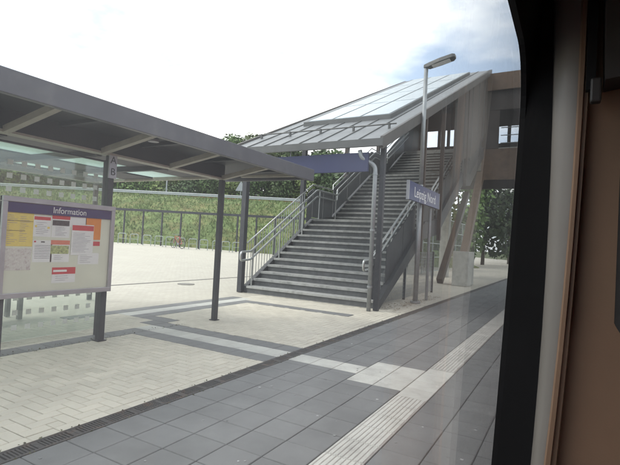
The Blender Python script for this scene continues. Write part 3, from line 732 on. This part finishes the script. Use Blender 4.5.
# mesh fence under the stairs
mf = thing('mesh_fence', 'wire mesh fence with dark posts closing the space under the stairs', 'fence')
for X in (9.75, 11.95, 14.75):
    MB().box(X-.03, X+.03, 3.83, 3.89, 0, 1.30 if X > 10 else 1.1).build('post', ANTH, mf)
mb = MB()
for i in range(96):
    X = 9.78+i*(14.72-9.78)/95; mb.box(X-.003, X+.003, 3.857, 3.863, .05, min(1.28, nos(X)+.2 if X < 12 else 1.28))
for z in [.06+.1*i for i in range(13)]:
    X = 9.8 if z < .3 else min(12, 9.8+(z-.3)/.61)
    mb.box(X, 14.72, 3.853, 3.857, z-.003, z+.003)
tag(mb.build('wire_mesh', STEEL, mf), 'grey wire mesh of the fence under the stairs', kind='stuff')
# large mesh gate panels beyond the struts
def gridfence(name, label, Y, xa, xb, z0, z1, nx_, nz_, m):
    t = thing(name, label, 'fence')
    for i in range(nx_+1): X = xa+(xb-xa)*i/nx_; MB().box(X-.03, X+.03, Y-.03, Y+.03, 0, z1).build('post', m, t)
    for j in range(nz_+1): z = z0+(z1-z0)*j/nz_; MB().box(xa, xb, Y-.02, Y+.02, z-.02, z+.02).build('crossbar', m, t)
    mb = MB(); k = int((xb-xa)/.12)
    for i in range(k): X = xa+(xb-xa)*i/k; mb.box(X-.004, X+.004, Y-.004, Y+.004, z0, z1)
    tag(mb.build('wire_mesh', m, t), 'thin upright wires of the fence', kind='stuff')
gridfence('steel_fence', 'pale steel mesh fence behind the slanting footbridge struts', 7.0, 24.5, 36.5, .1, 3.3, 6, 4, GREENM)

# dry leaves along the paving by the lamp post
mb = MB()
for i in range(260):
    X = random.uniform(9.6, 13.5); y = random.gauss(3.48, .16); y = max(3.1, min(3.78, y)); a = random.uniform(0, 6.28); s = random.uniform(.015, .04)
    mb.add([(X+s*math.cos(a+k*1.57), y+s*.6*math.sin(a+k*1.57), .008+random.uniform(0, .012)) for k in range(4)], [(0, 1, 2, 3)])
tag(mb.build('dry_leaves', DEAD), 'scattered dry brown leaves along the paving under the stairs', 'leaves', kind='stuff')

# ================================================================== forecourt far side
fe = thing('boundary_fence', 'tall dark post and rail fence along the foot of the grass bank', 'fence')
FD = 34.0
MB().bar(DS(FD, -9, 3.10), DS(FD, 45, 3.10), .1, .17).build('top_rail', ANTH, fe)
s = -8.6
while s < 44:
    p = DS(FD, s); MB().box(p[0]-.045, p[0]+.045, p[1]-.045, p[1]+.045, pz(*p[:2])-.1, 3.02).build('post', ANTH, fe); s += 1.4
mb = MB()
rk = MB().tube(fillet([(0, -.28, 0), (0, -.28, .74), (0, .28, .74), (0, .28, 0)], .12), .028, 8).tube([(0, -.28, .38), (0, .28, .38)], .016, 6)
rkm = rk.mesh('bicycle_rack', GREENM)
rpx = [109, 122, 134, 147, 159, 170, 181, 193, 204, 217, 226, 237]
words = ['first', 'second', 'third', 'fourth', 'fifth', 'sixth', 'seventh', 'eighth', 'ninth', 'tenth', 'eleventh', 'twelfth']
for i, px in enumerate(rpx):
    _, s = onD(px, 240, 32.8); p = DS(32.8, s); o = link('bicycle_rack', rkm, None, (p[0], p[1], pz(*p[:2])), YAW)
    tag(o, 'steel hoop bicycle rack before the far fence, %s from the left' % words[i] if i != 6 else 'steel hoop bicycle rack with the lone bicycle leaning on it', 'bicycle rack', 'bicycle racks before the far fence')
_, s = onD(178, 240, 32.4); p = DS(32.4, s)
bk = thing('bicycle', 'small red bicycle leaning at the steel hoop racks', 'bicycle', loc=(p[0], p[1], pz(*p[:2])), rz=YAW+.9)
for xx in (-.5, .5):
    w = MB().tube([(xx+.33*math.cos(2*math.pi*k/20), 0, .34+.33*math.sin(2*math.pi*k/20)) for k in range(21)], .02, 6, cap=False).build('wheel', TYRE, bk)
    sp = MB()
    for k in range(8): sp.tube([(xx, 0, .34), (xx+.32*math.cos(k*.785), 0, .34+.32*math.sin(k*.785))], .003, 4)
    sp.build('spokes', STEEL, w)
f_ = MB()
for a, b in [((-.5, .34), (-.08, .32)), ((-.5, .34), (-.18, .8)), ((-.08, .32), (-.2, .88)), ((-.08, .32), (.36, .78)), ((-.18, .8), (.34, .84)), ((.33, .9), (.5, .34))]: f_.tube([(a[0], 0, a[1]), (b[0], 0, b[1])], .018, 6)
f_.build('frame', BIKER, bk)
MB().box(-.34, -.08, -.06, .06, .88, .94).build('saddle', TYRE, bk, bevel=.02); MB().tube([(.3, -.28, 1.0), (.36, 0, .96), (.3, .28, 1.0)], .014, 6).build('handlebar', STEEL, bk)
MB().tube([(-.08, -.05, .32), (-.08, .05, .32)], .07, 12).build('chainring', STEEL, bk)

gr_ = thing('guardrail', 'long pale steel guardrail along the road on top of the bank', 'guardrail')
pr = [(0, 5.42), (.05, 5.47), (.02, 5.56), (.05, 5.65), (0, 5.72), (.03, 5.72), (.08, 5.65), (.05, 5.56), (.08, 5.47), (.03, 5.42)]
mb = MB(); vs = [DS(46.4-d, -5, z) for d, z in pr] + [DS(46.4-d, 60, z) for d, z in pr]; n = len(pr)
mb.add(vs, [tuple(range(n)), tuple(range(2*n-1, n-1, -1))] + [(i, i+n, (i+1) % n+n, (i+1) % n) for i in range(n)]); mb.build('beam', GALVL, gr_)
s = -4.5
while s < 60: MB().bar(DS(46.5, s, 5.0), DS(46.5, s, 5.7), .08, .1).build('post', GALVL, gr_); s += 2.0
rr_ = thing('red_railing', 'thin red railing beyond the guardrail on the bank', 'railing')
for z in (5.65, 6.1, 6.5): MB().bar(DS(55, -5, z), DS(55, 17.5, z), .05, .06).build('rail', REDR, rr_)
s = -5
while s < 17.6: MB().bar(DS(55, s, 5.1), DS(55, s, 6.5), .06, .06).build('post', REDR, rr_); s += 2.25
_, s = onD(167, 180, 47)
tag(MB().tube([DS(47, s, 5.1), DS(47, s, 10.5)], .07, 10).build('roadside_pole', STEEL), 'slim grey pole standing beside the guardrail on the bank', 'pole')
_, s = onD(241, 185, 46.9)
rs = thing('road_sign', 'grey back of a triangular road sign on the bank beside the guardrail', 'road sign')
MB().tube([DS(47, s, 5.1), DS(47, s, 7.3)], .035, 8).build('post', STEEL, rs)
c0 = np.array(DS(46.9, s, 6.35)); lv = np.array([LF[0], LF[1], 0])
tri = [c0-lv*.55+np.array([0, 0, -.1]), c0+lv*.55+np.array([0, 0, -.1]), c0+np.array([0, 0, .95])]; bkw = np.array([FW[0]*.03, FW[1]*.03, 0])
MB().add(tri + [q+bkw for q in tri], [(0, 1, 2), (5, 4, 3), (0, 3, 4, 1), (1, 4, 5, 2), (2, 5, 3, 0)]).build('plate', STEEL, rs)

# ================================================================== TREES
def tree(loc, H, R, lm, label, nleaf=5200, trunk=.16, group='trees behind the bank', cat='tree', name='tree', base=.28, leaf=.27):
    t = thing(name, label, cat, group, loc=loc)
    rng = random.Random(label)
    tr = MB().tube([(0, 0, -.3), (rng.uniform(-.1, .1), rng.uniform(-.1, .1), H*.35), (rng.uniform(-.3, .3), rng.uniform(-.3, .3), H*.75)], trunk, 8, trunk*.35)
    cl = []
    for i in range(16):
        a = rng.uniform(0, 6.28); q = rng.uniform(.15, 1); zz = H*rng.uniform(base+.08, .93); k = math.sqrt(max(.05, 1-((zz/H-.58)/.46)**2))
        cl.append((Vector((math.cos(a)*R*.75*q*k, math.sin(a)*R*.75*q*k, zz)), R*rng.uniform(.28, .5)))
    for c, r in cl[:9]: tr.tube([(0, 0, max(.3, c.z*.55)), tuple(c*.6 + Vector((0, 0, c.z*.25))), tuple(c)], trunk*.4, 5, trunk*.12)
    tr.build('trunk', BARK, t)
    lf = MB()
    for i in range(nleaf):
        c, r = cl[rng.randrange(len(cl))]
        d = Vector((rng.gauss(0, 1), rng.gauss(0, 1), rng.gauss(0, .8))).normalized()*r*rng.uniform(.45, 1.08)**.6
        p = c + d; n = (d.normalized() + Vector((rng.uniform(-1, 1), rng.uniform(-1, 1), rng.uniform(-.3, 1.2)))).normalized()
        a = n.orthogonal().normalized(); b = n.cross(a); s = leaf*rng.uniform(.5, 1.3); ang = rng.uniform(0, 6.28); a2 = a*math.cos(ang)+b*math.sin(ang); b2 = n.cross(a2)
        lf.add([p-a2*s, p-b2*s*.55, p+a2*s, p+b2*s*.55], [(0, 1, 2, 3)])
    lf.build('crown', LEAFS[lm], t)
    return t
tk = [  # photo x, depth, height, radius, kind, label
 (-35, 62, 6.0, 3.2, 0, 'dark green tree at the far left behind the guardrail'),
 (10, 60, 5.4, 3.0, 1, 'low green tree seen through the shelter glass at the left edge'),
 (42, 63, 6.2, 3.2, 0, 'dark tree above the information board beyond the guardrail'),
 (78, 61, 5.4, 2.9, 2, 'light green tree left of the shelter column above the board'),
 (112, 64, 6.6, 3.2, 0, 'dark tree right behind the shelter column on the bank'),
 (140, 61, 6.0, 2.9, 1, 'mid green tree left of the slim roadside pole'),
 (172, 63, 7.0, 3.2, 0, 'dark green tree behind the slim roadside pole'),
 (202, 62, 7.4, 3.0, 1, 'green tree behind the middle shelter column'),
 (232, 64, 10.4, 3.6, 1, 'tall green tree rising above the right end of the shelter roof'),
 (262, 60, 10.2, 3.8, 2, 'light green tree under the left end of the stair roof'),
 (293, 63, 9.6, 3.8, 1, 'green tree behind the upper handrail of the stairs'),
 (325, 60, 9.0, 3.8, 0, 'dark tree behind the first landing of the stairs'),
]
for px, D, H, R, k, lab in tk:
    _, s = onD(px, 190, D); tree(DS(D, s, 5.1), H, R, k, lab)
back = [(0, 'dark'), (1, 'mid green'), (0, 'deep green'), (1, 'full green'), (0, 'dense'), (1, 'broad green'), (0, 'bushy')]
where = ['behind the yellow timetable end of the board', 'behind the red notices of the board', 'between the two nearer shelter columns, at the back', 'at the back beside the slim roadside pole', 'at the back left of the stair foot', 'at the back over the lower handrail', 'at the back over the first landing']
for i in range(7):
    _, s = onD(5+i*54, 190, 72); tree(DS(72, s, 4.9), (6.5 if i < 4 else 10.5), 5.0, back[i][0], back[i][1]+' tree '+where[i], 6000, .2, leaf=.34, base=.02)
for i in range(16):
    _, s = onD(-30+i*24, 190, 57+random.uniform(-1, 1)); tree(DS(56.5+random.uniform(-.5, 1.5), s, 5.1), random.uniform(3.4, 4.6), 2.6, i % 3, 'leafy bush in the hedge beyond the guardrail, %s from the left' % ['first','second','third','fourth','fifth','sixth','seventh','eighth','ninth','tenth','eleventh','twelfth','thirteenth','fourteenth','fifteenth','sixteenth'][i], 2600, .06, 'hedge bushes beyond the guardrail', 'bush', 'bush', .02, .2)
rt = [((33, 14.5), 7.5, 3.2, 0, 'dark tree beyond the stairs behind the lamp post'), ((38, 12), 9, 3.6, 0, 'dark green tree behind the steel mesh fence'), ((43, 9.0), 8.5, 3.4, 1, 'green tree under the footbridge beyond the struts'),
      ((50, 8.0), 10, 3.8, 0, 'tall dark tree far along the platform under the footbridge'), ((60, 6.6), 9, 3.2, 1, 'distant green tree at the end of the platform')]
rt += [((24.5, 9.6), 5.2, 2.4, 0, 'dark leafy shrub behind the foot of the upper stair flight'), ((28.5, 10.6), 5.6, 2.6, 0, 'dark shrub behind the slanting strut foot'), ((32.5, 10.2), 5.4, 2.6, 1, 'green shrub beyond the pale mesh fence posts')]
for (xy, H, R, k, lab) in rt: tree((xy[0], xy[1], 0), H, R, k, lab, 3000, .2, 'trees beyond the stairs', base=.08)

# ================================================================== TRAIN CARRIAGE
tr = thing('train_carriage', 'dark railway carriage interior with window pillar and brown partition panel', 'train carriage')
XW = .95
bA = [(497, 465), (505, 360), (515, 260), (522, 160), (526.5, 95)]     # glass edge of the window seal
bB = [(531, 465), (541, 330), (549, 200), (555, 80), (553, 0)]
bC = [(546, 465), (557, 360), (572, 200), (582, 80), (582, 0)]
bD = [(556, 465), (566, 360), (580, 200), (590, 90), (592, 0)]
def prof_fn(pl):
    pts = sorted([(onX(*q, XW)[2], onX(*q, XW)[1]) for q in pl]); zs = [p[0] for p in pts]; ys = [p[1] for p in pts]
    co = np.polyfit(zs, ys, 2); lo_, hi_ = zs[0]-.1, zs[-1]+.05
    return lambda z: float(np.polyval(co, min(max(z, lo_), hi_)))
yA, yB, yC, yD = map(prof_fn, (bA, bB, bC, bD))
def rloop(x0, x1, z0, z1, r, yf_, xoff=0, n=8):
    pts = []
    for cx, cz, a0 in [(x1-r, z1-r, 0), (x0+r, z1-r, 90), (x0+r, z0+r, 180), (x1-r, z0+r, 270)]:
        for i in range(n+1):
            a = math.radians(a0+90*i/n); pts.append((cx+r*math.cos(a), cz+r*math.sin(a)))
    out = []                          # subdivide the long straights so the curve of the wall shows
    for i in range(len(pts)):
        p, q = pts[i], pts[(i+1) % len(pts)]; k = max(1, int(math.hypot(q[0]-p[0], q[1]-p[1])/.08)); 
        k = 12 if i % (n+1) == n else 1
        for j in range(k): t = j/k; out.append((p[0]+(q[0]-p[0])*t, p[1]+(q[1]-p[1])*t))
    return [(x, yf_(z), z) for x, z in out]
def loft(l0, l1): 
    n = len(l0); return MB().add(l0+l1, [(i, (i+1) % n, n+(i+1) % n, n+i) for i in range(n)])
WX0, WX1, WZ0, WZ1 = -1.0, XW, .72, 1.765
L0 = rloop(WX0, WX1, WZ0, WZ1, .11, yA)
L0b = rloop(WX0-.004, WX1-.004, WZ0+.004, WZ1-.004, .11, lambda z: yA(z)-.010)
L1 = rloop(WX0, WX1+.004, WZ0-.06, 2.06, .11, yB)
L1b = rloop(WX0-.01, WX1-.02, WZ0-.07, 2.06, .11, lambda z: yB(z)-.004)
L2 = rloop(WX0-.02, WX1-.035, WZ0-.09, 2.07, .12, lambda z: (yB(z)*.45+yC(z)*.55))
L2b = rloop(WX0-.03, WX1-.036, WZ0-.10, 2.075, .12, yC)
gk = MB(); n = len(L0)
def ringfaces(mb, loops):
    m = len(loops[0]); mb.add([p for l in loops for p in l], [(j*m+i, j*m+(i+1) % m, (j+1)*m+(i+1) % m, (j+1)*m+i) for j in range(len(loops)-1) for i in range(m)])
ringfaces(gk, [rloop(WX0, WX1, WZ0, WZ1, .11, lambda z: yA(z)+.0095), L0, L1]); gk.build('window_seal', BLACK, tr, smooth=False)
rv = MB(); ringfaces(rv, [L1, L1b, L2, L2b]); rv.build('window_reveal', WALLG, tr, smooth=True)
# pane
lo = rloop(WX0-.02, WX1+.02, WZ0-.02, WZ1+.02, .11, lambda z: yA(z)+.008); hi = [(p[0], p[1]+.006, p[2]) for p in lo]
def grid_pane(off):
    vs = []; fs = []; nz = 14
    for j in range(nz+1):
        z = .5+1.88*j/nz; vs += [(-1.6, yA(z)+off, z), (1.85, yA(z)+off, z)]
    for j in range(nz): fs.append((2*j, 2*j+1, 2*j+3, 2*j+2))
    return vs, fs
pn = MB(); v0, f0 = grid_pane(.010); v1, f1 = grid_pane(.016)
pn.add(v0, f0).add(v1, [tuple(reversed(f)) for f in f1])
m_ = len(v0)
rimf = [(0, 1, m_+1, m_), (m_-2, m_-1, 2*m_-1, 2*m_-2)]
for j in range(14): rimf += [(2*j, 2*j+2, m_+2*j+2, m_+2*j), (2*j+1, 2*j+3, m_+2*j+3, m_+2*j+1)]
pn.add(v0+v1, rimf)            # rim on vertices of its own, so that the faces of the pane stay flat in shading
pn.build('window_pane', TRAING, tr, smooth=True)
# trim strip beside the reveal and the brown partition behind it
zs = [.15+.1*i for i in range(21)]
def strip(name, ya, yb, xa, xb, m, zlo=.2, zhi=2.1, smooth=False):
    zz = np.linspace(zlo, zhi, 20); vs = []
    for z in zz: vs += [(xa, ya(z), z), (xb, yb(z), z)]
    return MB().add(vs, [(2*i, 2*i+1, 2*i+3, 2*i+2) for i in range(19)]).build(name, m, tr, smooth=smooth)
zz = np.linspace(.2, 2.15, 20); vs = []; fs = []
for z in zz: vs += [(.925, yC(z)+.006, z), (.905, yC(z), z), (.905, yC(z)*.55+yD(z)*.45, z), (.912, yC(z)*.5+yD(z)*.5, z), (.912, yD(z), z), (.93, yD(z)-.002, z)]
for i in range(19): fs += [(6*i+k, 6*i+k+1, 6*i+6+k+1, 6*i+6+k) for k in range(5)]
MB().add(vs, fs).build('trim_strip', TANT, tr)
vs = []; fs = []
for z in zz: vs += [(.93, yD(z)-.002, z), (.93, -1.7, z), (.96, -1.7, z), (.96, yD(z)-.002, z)]
for i in range(19): fs += [(4*i+k, 4*i+(k+1) % 4, 4*i+4+(k+1) % 4, 4*i+4+k) for k in range(4)]
fs += [(3, 2, 1, 0), (76, 77, 78, 79)]
MB().add(vs, fs).build('partition', BRNP, tr)
# dark upper box and bracket above the partition, headrest at the right
pu = onX(603, 92, .925)
MB().prism([(pu[1]-.0, pu[2]), (-.72, pu[2]+.10), (-.72, 2.1), (pu[1]+.012, 2.1)], 'x', .86, .928).build('upper_box', DKPL, tr)
b0 = onX(587, 92, .90); b1 = onX(589, -20, .90)
MB().bar((.895, b0[1]-.005, b0[2]), (.895, b1[1]-.008, b1[2]), .014, .016).build('bracket_bar', BLACK, tr)
b2 = onX(596, 90, .88); MB().box(.875, .895, b2[1]-.008, b2[1]+.008, b2[2]-.02, b2[2]+.02).build('bracket_hook', DKPL, tr, bevel=.003)
hs = onX(629, 150, .80); he = onX(633, 340, .80)
MB().box(.79, .92, hs[1]-.30, hs[1]+.002, he[2], hs[2]).build('headrest', BLACK, tr, bevel=.008)
# unseen dark panel and red strip, added for their reflection in the window
NAVY = mat('navy_reflection', (.02, .022, .032), .9, nscale=60, namt=.3)
MB().box(.885, .926, -.70, -.085, .25, 1.72).build('dark_reflection_panel', NAVY, tr, bevel=.012)
MB().box(.868, .884, -.42, -.095, 1.315, 1.42).build('red_reflection_strip', REDS, tr, bevel=.006)
# shell of the carriage
OY = .175
FLZ, CLZ, FY = .18, 2.32, -2.62
XA, XB = -4.5, 4.5
MB().box(XA, XB, FY, OY-.05, FLZ-.12, FLZ).build('floor', GREYF, tr)
MB().box(XA, XB, FY, OY-.02, CLZ, CLZ+.08).build('ceiling', CEIL, tr)
# platform side wall, four pieces round the window
def wall(x0, x1, z0, z1, ya_, yb_, m, name='side_wall'): return MB().box(x0, x1, ya_, yb_, z0, z1).build(name, m, tr)
wall(XA, XB, FLZ, .64, -.012, .085, WALLG); wall(XA, XB, 2.06, CLZ, -.012, .085, WALLG)
wall(XA, WX0-.03, .64, 2.06, -.012, .085, WALLG); wall(.97, XB, .64, 2.06, .0, .082, BLACK)
# outer skin
wall(-15, 15, -.35, .5, OY-.018, OY, SHELLR, 'outer_skin'); wall(-15, 15, 2.38, 2.6, OY-.018, OY, SHELLR, 'outer_skin')
wall(-15, -1.6, .5, 2.38, OY-.018, OY, SHELLR, 'outer_skin'); wall(1.85, 15, .5, 2.38, OY-.018, OY, SHELLR, 'outer_skin')
MB().box(-15, 15, FY-.1, OY, 2.602, 2.65).build('carriage_roof', ALUF, tr)
# far wall with a window, ends
wall(XA, XB, FLZ, .8, FY-.08, FY-.002, WALLG); wall(XA, XB, 1.8, CLZ, FY-.08, FY-.002, WALLG); wall(XA, -3.4, .8, 1.8, FY-.08, FY-.002, WALLG); wall(.55, XB, .8, 1.8, FY-.08, FY-.002, WALLG); wall(-1.6, -1.4, .8, 1.8, FY-.08, FY-.002, WALLG)
MB().box(XA-.06, XA-.002, FY, OY-.02, FLZ, CLZ).build('end_wall', BRNP, tr); MB().box(XB+.002, XB+.06, FY, OY-.02, FLZ, CLZ).build('end_wall', BRNP, tr)
for a, b in ((-3.4, -1.6), (-1.4, .55)): MB().box(a, b, FY-.05, FY-.044, .8, 1.8).build('far_pane', TRAING, tr)
# seats behind the camera and across the aisle
for (sx_, sy, face) in [(-.75, -.55, 1), (-.75, -2.15, 1), (1.5, -2.15, -1)]:
    MB().box(sx_-.24, sx_+.24, sy-.45, sy+.4, FLZ+.30, FLZ+.45).build('seat', REDS, tr, bevel=.03); MB().box(sx_-face*.30-.06, sx_-face*.30+.06, sy-.45, sy+.4, FLZ+.4, FLZ+1.0).build('seat_back', REDS, tr, bevel=.03)
    MB().box(sx_-.15, sx_+.15, sy-.1, sy+.05, FLZ, FLZ+.30).build('seat_leg', DKPL, tr)
